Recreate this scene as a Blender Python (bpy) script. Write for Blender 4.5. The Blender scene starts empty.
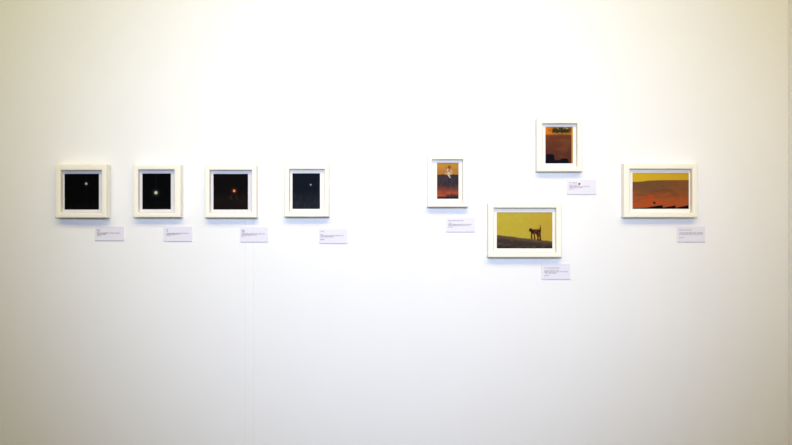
import bpy, bmesh, math, random
from mathutils import Vector, noise

C = bpy.context.scene.collection
SC = bpy.context.scene
F = 770.0            # focal length in pixels of the 792-wide frame (35 mm lens)
D = 3.31             # camera distance from the wall
CZ = 1.50            # camera height


def at(px, py, p=0.0):
    """point on the plane p metres in front of the wall seen at pixel (px, py)"""
    k = (D - p) / F
    return ((px - 396.0) * k, CZ - (py - 222.5) * k)


def lin(c):
    c = c / 255.0
    return c / 12.92 if c <= 0.04045 else ((c + 0.055) / 1.055) ** 2.4


def rgb(r, g, b, k=1.0):
    return (min(1, lin(r) * k), min(1, lin(g) * k), min(1, lin(b) * k))


# ------------------------------------------------------------------ materials
def mat(name, color, rough=0.6, spec=0.3, var=0.0, scale=8.0, bump=0.0, bscale=60.0):
    m = bpy.data.materials.new(name)
    m.use_nodes = True
    nt = m.node_tree
    b = nt.nodes['Principled BSDF']
    b.inputs['Base Color'].default_value = (*color, 1)
    b.inputs['Roughness'].default_value = rough
    b.inputs['Specular IOR Level'].default_value = spec
    tc = nt.nodes.new('ShaderNodeTexCoord')
    if var:
        n = nt.nodes.new('ShaderNodeTexNoise')
        n.inputs['Scale'].default_value = scale
        n.inputs['Detail'].default_value = 4
        r = nt.nodes.new('ShaderNodeValToRGB')
        r.color_ramp.elements[0].position = 0.3
        r.color_ramp.elements[1].position = 0.7
        r.color_ramp.elements[0].color = (*[c * (1 - var) for c in color], 1)
        r.color_ramp.elements[1].color = (*[min(1, c * (1 + var)) for c in color], 1)
        nt.links.new(tc.outputs['Object'], n.inputs['Vector'])
        nt.links.new(n.outputs['Fac'], r.inputs['Fac'])
        nt.links.new(r.outputs['Color'], b.inputs['Base Color'])
    if bump:
        n2 = nt.nodes.new('ShaderNodeTexNoise')
        n2.inputs['Scale'].default_value = bscale
        n2.inputs['Detail'].default_value = 5
        bp = nt.nodes.new('ShaderNodeBump')
        bp.inputs['Strength'].default_value = bump
        bp.inputs['Distance'].default_value = 0.002
        nt.links.new(tc.outputs['Object'], n2.inputs['Vector'])
        nt.links.new(n2.outputs['Fac'], bp.inputs['Height'])
        nt.links.new(bp.outputs['Normal'], b.inputs['Normal'])
    return m


M_WALL = mat('white_wall_paint', (0.83, 0.83, 0.83), 0.75, 0.15, 0.006, 5, 0.10, 45)
M_SIDE = mat('return_wall_paint', (0.91, 0.90, 0.885), 0.75, 0.15, 0.008, 5, 0.10, 45)
M_CEIL = mat('ceiling_paint', (0.70, 0.69, 0.67), 0.9, 0.1, 0.01, 3)
M_FLOOR = mat('concrete_floor', (0.30, 0.295, 0.285), 0.5, 0.3, 0.12, 2.5, 0.05, 30)
M_FRAME = mat('ivory_lacquer', (0.87, 0.83, 0.715), 0.45, 0.35, 0.006, 30)
M_MAT_COOL = mat('mat_board_cool', (0.70, 0.68, 0.72), 0.9, 0.1, 0.006, 60)
M_MAT_WARM = mat('mat_board_warm', (0.84, 0.82, 0.77), 0.9, 0.1, 0.006, 60)
M_CARD = mat('label_card', (0.735, 0.715, 0.80), 0.7, 0.2, 0.005, 60)
M_CORE = mat('label_foam_edge', (0.80, 0.79, 0.78), 0.8, 0.2, 0.01, 60)
M_INK = mat('label_ink', (0.36, 0.335, 0.39), 0.7, 0.1, 0.05, 90)
M_STICK = mat('dark_red_sticker', (0.10, 0.012, 0.02), 0.4, 0.3, 0.04, 60)


def print_mat():
    m = bpy.data.materials.new('photo_print')
    m.use_nodes = True
    nt = m.node_tree
    b = nt.nodes['Principled BSDF']
    a = nt.nodes.new('ShaderNodeAttribute')
    a.attribute_name = 'ink'
    nt.links.new(a.outputs['Color'], b.inputs['Base Color'])
    b.inputs['Roughness'].default_value = 0.5
    b.inputs['Specular IOR Level'].default_value = 0.02
    return m


M_PRINT = print_mat()


# ------------------------------------------------------------------ mesh helpers
def link(name, bm, mats, parent=None, smooth=False):
    bmesh.ops.recalc_face_normals(bm, faces=bm.faces[:])
    me = bpy.data.meshes.new(name)
    bm.to_mesh(me)
    bm.free()
    for m in (mats if isinstance(mats, (list, tuple)) else [mats]):
        me.materials.append(m)
    if smooth:
        for p in me.polygons:
            p.use_smooth = True
    o = bpy.data.objects.new(name, me)
    C.objects.link(o)
    if parent:
        o.parent = parent
    return o


def box(bm, x0, x1, y0, y1, z0, z1, mi=0):
    vs = [bm.verts.new((x, y, z)) for z in (z0, z1) for y in (y0, y1) for x in (x0, x1)]
    for f in ((0, 1, 3, 2), (4, 6, 7, 5), (0, 4, 5, 1), (2, 3, 7, 6), (0, 2, 6, 4), (1, 5, 7, 3)):
        fc = bm.faces.new([vs[i] for i in f])
        fc.material_index = mi


def quad(bm, x0, x1, z0, z1, y, mi=0):
    v = [bm.verts.new(p) for p in ((x0, y, z0), (x1, y, z0), (x1, y, z1), (x0, y, z1))]
    f = bm.faces.new(v)
    f.material_index = mi
    return f


def thing(name, label, cat, loc, group=None):
    o = bpy.data.objects.new(name, None)
    o.empty_display_size = 0.05
    C.objects.link(o)
    o.location = loc
    o['label'] = label
    o['category'] = cat
    if group:
        o['group'] = group
    return o


# ------------------------------------------------------------------ the room
X_L, X_R, ROOM_Y, H = -4.2, at(788.0, 222)[0], -5.2, 3.4


def build_wall_back():
    # painted exhibition panels; the taped joint between two of them is a very low ridge
    sa, sb = at(246.6, 0)[0], at(254.6, 0)[0]
    e = 0.0035
    prof = [(X_L, 0), (sa - e, 0), (sa, -0.0011), (sa + e, 0.0002), (sb - e, 0.0002), (sb, -0.0011), (sb + e, 0), (X_R, 0), (X_R, 0.10), (X_L, 0.10)]
    bm = bmesh.new()
    lo = [bm.verts.new((x, y, 0)) for x, y in prof]
    hi = [bm.verts.new((x, y, H)) for x, y in prof]
    n = len(prof)
    for i in range(n):
        j = (i + 1) % n
        bm.faces.new((lo[i], lo[j], hi[j], hi[i]))
    bm.faces.new(lo[::-1])
    bm.faces.new(hi)
    o = link('wall_back', bm, M_WALL)
    o['kind'] = 'structure'


def slab(name, x0, x1, y0, y1, z0, z1, m):
    bm = bmesh.new()
    box(bm, x0, x1, y0, y1, z0, z1)
    o = link(name, bm, m)
    o['kind'] = 'structure'
    return o


build_wall_back()
slab('wall_right', X_R, X_R + 0.10, ROOM_Y, 0.10, 0, H, M_SIDE)
slab('floor', X_L, X_R + 0.10, ROOM_Y, 0.10, -0.10, 0, M_FLOOR)
slab('ceiling', X_L, X_R + 0.10, ROOM_Y, 0.10, H, H + 0.10, M_CEIL)


# ------------------------------------------------------------------ painters (colour of a print at u, v; v runs down)
def mix(a, b, t):
    t = max(0.0, min(1.0, t))
    return tuple(a[i] + (b[i] - a[i]) * t for i in range(3))


def sstep(a, b, x):
    t = max(0.0, min(1.0, (x - a) / (b - a)))
    return t * t * (3 - 2 * t)


def ns(u, v, s, seed, asp=1.0, oct=4):
    return noise.fractal(Vector((u * s * asp, v * s, seed * 7.31)), 1.0, 2.0, oct)


def inpoly(u, v, poly):
    c = False
    n = len(poly)
    j = n - 1
    for i in range(n):
        xi, yi = poly[i]
        xj, yj = poly[j]
        if (yi > v) != (yj > v) and u < (xj - xi) * (v - yi) / (yj - yi) + xi:
            c = not c
        j = i
    return c


def seg(u, v, a, b, w0, w1, asp):
    """inside a tapered stroke from a to b (widths in v units; asp = width/height)"""
    ax, ay, bx, by, px, py = a[0] * asp, a[1], b[0] * asp, b[1], u * asp, v
    dx, dy = bx - ax, by - ay
    L = dx * dx + dy * dy
    t = 0 if L == 0 else max(0, min(1, ((px - ax) * dx + (py - ay) * dy) / L))
    w = w0 + (w1 - w0) * t
    return math.hypot(px - ax - dx * t, py - ay - dy * t) <= w


def disc(u, v, cu, cv, r, asp):
    return math.hypot((u - cu) * asp, v - cv) / r


def moon(base, u, v, cu, cv, r, asp, core, halo, hr):
    d = disc(u, v, cu, cv, r, asp)
    c = base
    c = mix(c, halo, 0.85 * math.exp(-(d / hr) ** 2))
    return mix(core, c, sstep(0.8, 1.25, d))


def paint_moon_high(u, v, asp):
    c = mix((4, 4, 5), (13, 10, 10), sstep(.72, .95, v) * (.5 + ns(u, v, 16, 1)))
    c = mix(c, (16, 16, 16), .5 * math.exp(-((u - .64) / .015) ** 2))
    return moon(c, u, v, .63, .275, .031, asp, (165, 162, 150), (58, 60, 56), 1.6)


def paint_moon_bright(u, v, asp):
    c = mix((3, 4, 5), (9, 9, 8), sstep(.6, 1, v) * (.5 + ns(u, v, 14, 2)))
    c = mix(c, (20, 19, 17), .6 * math.exp(-((u - .48) / .02) ** 2) * sstep(.5, .2, v))
    return moon(c, u, v, .477, .535, .041, asp, (182, 181, 165), (95, 98, 84), 1.8)


def paint_ember(u, v, asp):
    c = mix((9, 7, 7), (19, 14, 11), sstep(.45, .75, v))
    c = mix(c, (40, 38, 37), sstep(.12, .35, ns(u, v, 11, 3)) * math.exp(-((v - .68) / .08) ** 2) * sstep(.4, .55, u) * sstep(.95, .8, u))
    return moon(c, u, v, .6, .475, .033, asp, (206, 144, 100), (118, 40, 12), 2.2)


def paint_navy(u, v, asp):
    c = mix((14, 18, 28), (27, 30, 38), sstep(.4, .9, v))
    c = mix(c, (42, 46, 56), .4 * sstep(.1, .5, ns(u, v, 9, 4)) * sstep(.5, .62, v))
    c = mix(c, (50, 56, 70), .5 * sstep(.93, .99, u))
    return moon(c, u, v, .665, .32, .020, asp, (160, 160, 158), (70, 74, 84), 1.6)


def paint_crouch(u, v, asp):
    c = mix((180, 130, 52), (164, 114, 50), sstep(0, .3, v) + .25 * ns(u, v, 6, 5))
    hz = .325 + .025 * ns(u, 0, 5, 6)
    g = mix((46, 40, 50), (62, 50, 54), .5 + ns(u, v, 7, 5, 1.6))
    g = mix(g, (108, 56, 46), sstep(.58, .74, v + .05 * ns(u, v, 6, 8)))
    g = mix(g, (160, 74, 44), sstep(.72, .83, v + .05 * ns(u, v, 5, 9)) * (.75 + .6 * ns(u, v, 8, 10, .6)))
    g = mix(g, (52, 34, 40), .7 * sstep(.86, .9, v + .05 * ns(u, v, 9, 11, 1.5)) * sstep(.25, .6, u))
    g = mix(g, (34, 26, 44), sstep(.925, .96, v + .02 * ns(u, v, 8, 12)))
    c = mix(c, g, sstep(hz - .012, hz + .012, v))
    suit, shade, red = (205, 182, 150), (142, 100, 60), (136, 62, 32)
    # crouching figure: back, knees, arms, boots
    for a, b, w0, w1, col in (((.53, .17), (.50, .30), .055, .045, shade), ((.50, .19), (.40, .25), .028, .022, suit),
                              ((.40, .25), (.43, .32), .022, .018, suit), ((.62, .20), (.70, .27), .026, .022, suit),
                              ((.70, .27), (.66, .31), .022, .018, suit), ((.54, .28), (.64, .30), .034, .028, suit),
                              ((.50, .30), (.56, .36), .026, .018, suit), ((.56, .36), (.59, .405), .018, .020, (232, 226, 218))):
        if seg(u, v, a, b, w0, w1, asp):
            c = mix(mix(col, (128, 84, 56), .75 * sstep(-.1, .35, ns(u, v, 24, 31, asp))), c, .15)
    if disc(u, v, .57, .115, .046, asp) < 1:
        c = red if v > .10 else (160, 84, 40)
    return c


def paint_silhouette_hill(u, v, asp):
    c = mix((94, 50, 32), (80, 42, 32), sstep(.3, .8, v))
    c = mix(c, (112, 68, 38), sstep(.0, .6, ns(u, v, 6, 13, .35)) * .45)
    top = mix((204, 112, 26), (134, 82, 32), sstep(.08, .45, u))
    c = mix(top, c, sstep(.17, .26, v + .025 * ns(u, v, 6, 14)))
    c = mix(c, (178, 112, 36), .75 * math.exp(-((v - .20 + .03 * math.sin(u * 3)) / .022) ** 2) * sstep(.02, .2, u))
    e = math.hypot((u - .57) / .42, (v - .095) / .075)
    c = mix((46, 44, 24), c, sstep(.8, 1.15, e + .45 * ns(u, v, 12, 15)))
    c = mix(c, (176, 158, 106), .9 * sstep(.0, .25, ns(u, v, 16, 16)) * sstep(.09, .04, v) * sstep(.3, .5, u))
    sky = .745 if u < .30 else (.745 + (u - .30) * 4 if u < .335 else .90)
    if u > .335:
        sky = .905 - .04 * sstep(.5, .62, u)
    if u > .80:
        sky = .865 + (u - .80) * 1.6
    c = mix(c, (13, 11, 20), sstep(sky - .008, sky + .012, v))
    return mix(c, (196, 150, 66), .9 * sstep(.93, .96, u))


DOG = [(.580, .485), (.588, .455), (.605, .440), (.632, .440), (.652, .462), (.70, .458), (.745, .445), (.768, .442), (.775, .41), (.780, .35), (.791, .35),
       (.792, .43), (.793, .50), (.791, .60), (.795, .70), (.802, .785), (.768, .785), (.766, .70), (.760, .655),
       (.755, .70), (.757, .775), (.722, .778), (.724, .71), (.716, .64), (.70, .60), (.688, .60), (.690, .65), (.700, .75), (.668, .752),
       (.664, .67), (.655, .60), (.643, .60), (.641, .66), (.645, .735), (.612, .735), (.612, .64), (.614, .57), (.608, .535), (.595, .54), (.582, .52)]


def paint_dog(u, v, asp):
    c = mix((176, 160, 56), (176, 148, 56), sstep(.3, 1, u))
    c = mix(c, (184, 170, 66), .35 * sstep(.5, 0, v))
    c = mix(c, (176, 140, 34), .25 * (.5 + ns(u, v, 9, 17)))
    hz = .625 + .175 * u + .012 * ns(u, 0, 12, 18)
    g = mix((92, 74, 50), (56, 46, 42), sstep(0, .14, v - hz))
    g = mix(g, (42, 36, 32), sstep(.9, 1, v))
    g = mix(g, (98, 80, 56), .4 * sstep(.0, .5, ns(u, v, 14, 19, .7)))
    c = mix(c, g, sstep(hz - .012, hz + .016, v))
    if inpoly(u, v, DOG):
        c = mix((42, 22, 14), (96, 52, 24), sstep(-.05, .4, ns(u, v, 22, 20, 1.5)))
        if v > .60:
            c = mix(c, (84, 44, 30), .6)
        if .62 < u < .775 and v < .478:
            c = (160, 104, 34)
        if u < .63 and v < .53:
            c = (30, 18, 12)
    return c


def paint_crater(u, v, asp):
    c = mix((198, 162, 38), (190, 152, 40), u)
    hz = .245 - .04 * sstep(0, .5, u) - .01 * u + .006 * ns(u, 0, 6, 21)
    g = mix((106, 72, 46), (122, 74, 44), sstep(.2, 1, u) + ns(u, v, 6, 22, 1.2) * .5)
    g = mix(g, (148, 76, 40), sstep(.42, .75, v + .12 * ns(u, v, 5, 23, 1.2)))
    g = mix(g, (166, 72, 36), .9 * sstep(.6, .9, v) * (.6 + ns(u, v, 8, 24, .8)))
    g = mix(g, (196, 68, 28), .8 * math.exp(-((u - .32) / .11) ** 2 - ((v - .68) / .07) ** 2))
    g = mix(g, (178, 84, 32), .5 * math.exp(-((u - .6) / .10) ** 2 - ((v - .545) / .03) ** 2))
    r = math.hypot((u - .55) / .19, (v - .57) / .10)
    g = mix(g, (92, 66, 38), .32 * math.exp(-((r - 1) / .3) ** 2))
    g = mix(g, (126, 66, 38), .35 * sstep(.0, .4, ns(u, v, 18, 27, .45)) * sstep(.4, .6, v))
    g = mix(g, (90, 62, 36), .45 * sstep(.1, .4, ns(u, v, 9, 25, .5)) * sstep(.8, .55, v))
    c = mix(c, g, sstep(hz - .012, hz + .016, v))
    if disc(u, v, .385, .825, .032, asp) < 1 or disc(u, v, .40, .85, .02, asp) < 1:
        c = (44, 26, 18)
    if u < .535:
        e = .975 - .075 * sstep(.15, .535, u)
    elif u < .765:
        e = .965 - .065 * (u - .535) / .23
    else:
        e = .965 - .07 * (u - .765) / .235
    return mix(c, (14, 10, 12), sstep(e - .008, e + .014, v))


# ------------------------------------------------------------------ framed pictures
DEPTH = 0.044        # how far the box frames stand off the wall
MATP = 0.018         # front of the mat board
PRP = 0.0185         # front of the print


def frame_mesh(cx, cz, outer, opening):
    """mitred box moulding: rectangles (x0, z0, x1, z1) swept from the wall over the rounded face into the rebate"""
    def rect(t, inset):
        r = [outer[i] + (opening[i] - outer[i]) * t for i in range(4)]
        return (r[0] + inset, r[1] + inset, r[2] - inset, r[3] - inset)
    d = DEPTH
    loops = [(0, 0.0, 0.0008), (0, 0.0, d * .5), (0, 0.0, d - .0035), (0, 0.0005, d - .0018), (0, 0.0018, d - .0005), (0, 0.0036, d),
             (.55, 0, d + .0004), (.82, 0, d), (.93, 0, d - .0008), (1, 0, d - .003), (1, 0.0004, d - .012), (1, 0.0008, MATP - .001), (1, 0.0008, .0008)]
    bm = bmesh.new()
    rings = []
    for t, ins, p in loops:
        x0, z0, x1, z1 = rect(t, ins)
        rings.append([bm.verts.new((x - cx, -p, z - cz)) for x, z in ((x0, z0), (x1, z0), (x1, z1), (x0, z1))])
    for a, b in zip(rings, rings[1:] + rings[:1]):
        for i in range(4):
            j = (i + 1) % 4
            bm.faces.new((a[i], a[j], b[j], b[i]))
    return bm


def print_mesh(name, x0, z0, x1, z1, cx, cz, painter, gain, parent, label):
    asp = (x1 - x0) / (z1 - z0)
    nz = 110
    nx = max(40, int(nz * asp))
    vs, cols, fs = [], [], []
    for j in range(nz + 1):
        v = j / nz
        for i in range(nx + 1):
            u = i / nx
            vs.append((x0 + (x1 - x0) * u - cx, -PRP, z1 + (z0 - z1) * v - cz))
            c = painter(u, v, asp)
            cols.extend((*[min(1.0, lin(max(0, min(255, q))) * gain) for q in c], 1.0))
    w = nx + 1
    for j in range(nz):
        for i in range(nx):
            a = j * w + i
            fs.append((a, a + w, a + w + 1, a + 1))
    me = bpy.data.meshes.new(name)
    me.from_pydata(vs, [], fs)
    at_ = me.attributes.new('ink', 'FLOAT_COLOR', 'POINT')
    at_.data.foreach_set('color', cols)
    me.materials.append(M_PRINT)
    o = bpy.data.objects.new(name, me)
    C.objects.link(o)
    o.parent = parent
    o['label'] = label
    return o


def wrect(r, p):
    x0, z1 = at(r[0], r[1], p)
    x1, z0 = at(r[2], r[3], p)
    return (x0, z0, x1, z1)


PICTURES = [
    dict(o=(55.7, 165.0, 107.3, 217.7), i=(60.9, 170.3, 102.8, 212.9), p=(65.2, 174.2, 99.5, 209.2), f=paint_moon_high, m=M_MAT_COOL, g=1.15, rz=-0.045,
         label='ivory box frame with black square print, tiny white dot in its upper right',
         pl='near-black square print with one tiny white dot', ),
    dict(o=(133.1, 165.1, 180.2, 217.3), i=(138.0, 169.6, 174.3, 212.7), p=(142.8, 173.8, 170.6, 208.9), f=paint_moon_bright, m=M_MAT_COOL, g=1.1, rz=-0.008,
         label='ivory box frame with black upright print, bright white dot near its centre',
         pl='near-black upright print with a bright white dot'),
    dict(o=(204.8, 165.1, 256.1, 217.6), i=(209.4, 170.0, 251.6, 213.0), p=(213.8, 174.2, 247.6, 209.1), f=paint_ember, m=M_MAT_COOL, g=1.05, rz=0,
         label='ivory box frame with black print of a small glowing orange dot',
         pl='near-black print with an orange glowing dot'),
    dict(o=(284.4, 164.2, 328.4, 216.8), i=(289.2, 169.2, 324.5, 212.5), p=(292.8, 173.6, 319.6, 208.5), f=paint_navy, m=M_MAT_WARM, g=.95, rz=0,
         label='ivory box frame with dark navy upright print, faint white speck in it',
         pl='dark navy upright print with a faint white speck'),
    dict(o=(427.6, 155.2, 467.7, 206.9), i=(432.0, 159.4, 463.0, 202.6), p=(437.4, 163.1, 458.2, 198.4), f=paint_crouch, m=M_MAT_WARM, g=.9, rz=0,
         label='narrow ivory frame with a pale crouching figure over dark and red ground',
         pl='ochre print of a pale crouching figure above dark and red ground'),
    dict(o=(537.2, 118.5, 582.2, 171.3), i=(542.6, 123.4, 577.4, 167.4), p=(545.8, 127.2, 572.6, 163.0), f=paint_silhouette_hill, m=M_MAT_WARM, g=.95, rz=0,
         label='highest hung ivory frame, upright brown landscape print with black silhouettes at bottom',
         pl='upright brown landscape print with black silhouettes along the bottom'),
    dict(o=(488.4, 203.5, 561.4, 257.3), i=(493.8, 207.9, 556.3, 253.0), p=(497.2, 212.6, 552.0, 248.0), f=paint_dog, m=M_MAT_WARM, g=.95, rz=0,
         label='lowest hung ivory frame, mustard yellow print of a four-legged animal on a slope',
         pl='mustard yellow print of a four-legged animal on a dark slope'),
    dict(o=(624.2, 164.0, 697.4, 217.4), i=(630.0, 168.9, 692.4, 213.0), p=(632.9, 173.2, 688.4, 208.4), f=paint_crater, m=M_MAT_WARM, g=.98, rz=0,
         label='wide ivory frame with rust orange desert print under a yellow sky strip',
         pl='rust orange desert print under a strip of yellow sky'),
]

for P in PICTURES:
    outer = wrect((P['o'][0] - .2, P['o'][1] - .5, P['o'][2] + .3, P['o'][3]), DEPTH)
    opening = wrect(P['i'], DEPTH)
    pr = wrect((P['p'][0] - .4, P['p'][1] - .3, P['p'][2] + .4, P['p'][3] + .5), PRP)
    cx, cz = (outer[0] + outer[2]) / 2, (outer[1] + outer[3]) / 2
    t = thing('framed_picture', P['label'], 'picture', (cx, 0, cz), 'framed pictures on the white wall')
    link('frame', frame_mesh(cx, cz, outer, opening), M_FRAME, t)
    # mat board: a thin sheet with a bevelled window cut for the print
    bm = bmesh.new()
    g = 0.0002
    x0, z0, x1, z1 = opening[0] + .0012 - cx, opening[1] + .0012 - cz, opening[2] - .0012 - cx, opening[3] - .0012 - cz
    a0, b0, a1, b1 = pr[0] - cx, pr[1] - cz, pr[2] - cx, pr[3] - cz
    R = lambda x0, z0, x1, z1, p: [bm.verts.new((x, -p, z)) for x, z in ((x0, z0), (x1, z0), (x1, z1), (x0, z1))]
    ring = [R(x0, z0, x1, z1, .012), R(x0, z0, x1, z1, MATP + .0018), R(a0 + g - .0012, b0 + g - .0012, a1 - g + .0012, b1 - g + .0012, MATP + .0018),
            R(a0 + g, b0 + g, a1 - g, b1 - g, MATP + .0006), R(a0 + g, b0 + g, a1 - g, b1 - g, .012)]
    for q, r in zip(ring, ring[1:]):
        for k in range(4):
            bm.faces.new((q[k], q[(k + 1) % 4], r[(k + 1) % 4], r[k]))
    link('mat_board', bm, P['m'], t)
    print_mesh('photo_print', *pr, cx, cz, P['f'], P['g'], t, P['pl'])
    if P['rz']:
        t.rotation_euler.z = P['rz']
        t.location.y -= abs(math.sin(P['rz'])) * (outer[2] - outer[0]) / 2


# ------------------------------------------------------------------ wall labels
def text_line(bm, rnd, x, z, length, h, y, weight=1.0):
    """a row of small illegible letter strokes"""
    end = x + length
    while x < end:
        for _ in range(rnd.randint(2, 7)):
            w = h * rnd.uniform(.45, .75)
            if x + w > end:
                return
            s = h * .26 * weight
            zt = z + h * (1.35 if rnd.random() < .25 else 1.0)
            zb = z - (h * .35 if rnd.random() < .12 else 0)
            quad(bm, x, x + s, zb, zt, y, 2)
            k = rnd.random()
            if k < .75:
                quad(bm, x + w - s, x + w, z, z + h, y, 2)
            if k > .2:
                quad(bm, x, x + w, z + h - s * .8, z + h, y, 2)
            if k > .5:
                quad(bm, x, x + w, z, z + s * .8, y, 2)
            x += w + h * .22
        x += h * .45


# px box, then rows (x start, y, length, x-height) as fractions of the card
LABELS = [
    dict(b=(95.6, 226.8, 123.3, 240.6), rows=[(.05, .30, .14, .07), (.07, .40, .10, .06), (.06, .52, .83, .075), (.08, .60, .30, .075), (.08, .67, .15, .06)],
         label='white card label below the frame with tiny white dot in black square'),
    dict(b=(164.0, 226.9, 191.8, 241.4), rows=[(.10, .26, .08, .07), (.10, .35, .08, .06), (.12, .50, .80, .06), (.10, .57, .48, .075), (.10, .65, .16, .06)],
         label='white card label below the frame with bright dot near its centre'),
    dict(b=(240.5, 227.4, 267.6, 242.0), rows=[(.06, .27, .13, .07), (.06, .37, .13, .07), (.06, .50, .86, .07), (.06, .58, .55, .07), (.06, .67, .13, .06)],
         label='white card label below the frame with glowing orange dot'),
    dict(b=(319.6, 229.4, 347.0, 243.4), rows=[(.06, .22, .11, .08), (.04, .42, .10, .05), (.04, .50, .84, .06), (.04, .59, .50, .075), (.04, .77, .16, .06)],
         label='white card label below the dark navy print'),
    dict(b=(446.4, 217.9, 475.2, 232.0), rows=[(.08, .26, .52, .06), (.10, .42, .12, .06), (.08, .53, .82, .075), (.08, .60, .70, .05), (.08, .70, .17, .06)],
         label='white card label below the narrow frame with crouching figure'),
    dict(b=(567.5, 180.2, 596.0, 194.4), rows=[(.07, .25, .28, .06), (.07, .40, .36, .05), (.07, .50, .74, .06), (.07, .58, .48, .06), (.07, .68, .16, .06)], dot=(.42, .285),
         label='white card label with a dark red dot sticker, below the highest frame'),
    dict(b=(541.9, 264.4, 569.9, 279.3), rows=[(.10, .30, .52, .06), (.10, .45, .50, .05), (.10, .54, .82, .06), (.12, .63, .40, .07), (.10, .80, .18, .06)],
         label='lowest white card label, under the mustard yellow print'),
    dict(b=(677.6, 226.8, 704.9, 242.0), rows=[(.08, .27, .46, .06), (.08, .46, .85, .07), (.08, .54, .85, .05), (.08, .76, .18, .06)],
         label='white card label under the wide rust orange desert print'),
]
CARD = 0.0055
for k, L in enumerate(LABELS):
    rnd = random.Random(40 + k)
    x0, z0, x1, z1 = wrect((L['b'][0] - .4, L['b'][1] - .5, L['b'][2] + .2, L['b'][3] - .1), CARD)
    cx, cz, w, h = (x0 + x1) / 2, (z0 + z1) / 2, x1 - x0, z1 - z0
    bm = bmesh.new()
    e = .0004
    R = lambda i, p: [bm.verts.new((sx * (w / 2 - i), -p, sz * (h / 2 - i))) for sx, sz in ((-1, -1), (1, -1), (1, 1), (-1, 1))]
    rings = [R(0, .0008), R(0, CARD - e), R(e, CARD)]
    for q, r in zip(rings, rings[1:]):
        for j in range(4):
            bm.faces.new((q[j], q[(j + 1) % 4], r[(j + 1) % 4], r[j])).material_index = 1
    bm.faces.new(rings[-1]).material_index = 0
    bm.faces.new(rings[0][::-1]).material_index = 1
    for fx, fy, fl, fh in L['rows']:
        text_line(bm, rnd, -w / 2 + fx * w, h / 2 - fy * h, fl * w, fh * h, -CARD - .00015)
    o = link('wall_label', bm, [M_CARD, M_CORE, M_INK])
    # the strokes are loose sheets: face them to the room
    for p in o.data.polygons:
        if p.material_index == 2 and p.normal.y > 0:
            p.flip()
    o.location = (cx, 0, cz)
    o['label'] = L['label']
    o['category'] = 'label'
    o['group'] = 'card labels beside the pictures'
    if 'dot' in L:
        bm = bmesh.new()
        bmesh.ops.create_circle(bm, cap_ends=True, radius=.0042, segments=28)
        for v in bm.verts:
            v.co = Vector((v.co.x - w / 2 + L['dot'][0] * w, -CARD - .0006, v.co.y + h / 2 - L['dot'][1] * h))
        ex = bmesh.ops.extrude_face_region(bm, geom=bm.faces[:])
        for v in [q for q in ex['geom'] if isinstance(q, bmesh.types.BMVert)]:
            v.co.y += .0004
        s = link('dot_sticker', bm, M_STICK, o)
        s['label'] = 'small dark red round sticker'


# ------------------------------------------------------------------ light
def area(name, loc, target, sx, sy, energy, color, spread=180):
    l = bpy.data.lights.new(name, 'AREA')
    l.shape = 'RECTANGLE'
    l.size, l.size_y = sx, sy
    l.energy = energy
    l.color = color
    l.spread = math.radians(spread)
    o = bpy.data.objects.new(name, l)
    C.objects.link(o)
    o.location = loc
    o.rotation_euler = (Vector(target) - Vector(loc)).to_track_quat('-Z', 'Y').to_euler()
    return o


def spot(name, loc, target, angle, blend, energy, color, radius):
    l = bpy.data.lights.new(name, 'SPOT')
    l.spot_size = math.radians(angle)
    l.spot_blend = blend
    l.energy = energy
    l.color = color
    l.shadow_soft_size = radius
    o = bpy.data.objects.new(name, l)
    C.objects.link(o)
    o.location = loc
    o.rotation_euler = (Vector(target) - Vector(loc)).to_track_quat('-Z', 'Y').to_euler()
    return o


area('long_strip_light', (-0.8, -1.8, 3.25), (-0.8, 0, 1.7), 4.8, 0.25, 19.2, (0.945, 1.0, 0.608), 150)
area('short_strip_light', (0.1, -2.5, 3.25), (0.1, 0, 1.5), 3.0, 0.25, 16.2, (1.0, 0.69, 0.31), 100)
spot('fill_spot', (0.0, -3.6, 2.1), (0.0, 0, 1.62), 62, 1.0, 482, (0.552, 0.689, 1.0), 0.25)

w = bpy.data.worlds.new('gallery_ambience')
SC.world = w
w.use_nodes = True
w.node_tree.nodes['Background'].inputs['Color'].default_value = (1.0, 0.90, 0.84, 1)
w.node_tree.nodes['Background'].inputs['Strength'].default_value = 0.23

# ------------------------------------------------------------------ camera
cd = bpy.data.cameras.new('camera')
cd.lens = 35
cd.sensor_width = 36
cam = bpy.data.objects.new('camera', cd)
C.objects.link(cam)
cam.location = (0, -D, CZ)
cam.rotation_euler = (math.radians(90), 0, 0)
SC.camera = cam
SC.view_settings.view_transform = 'Standard'
SC.view_settings.look = 'None'
SC.view_settings.exposure = 0
SC.view_settings.gamma = 1
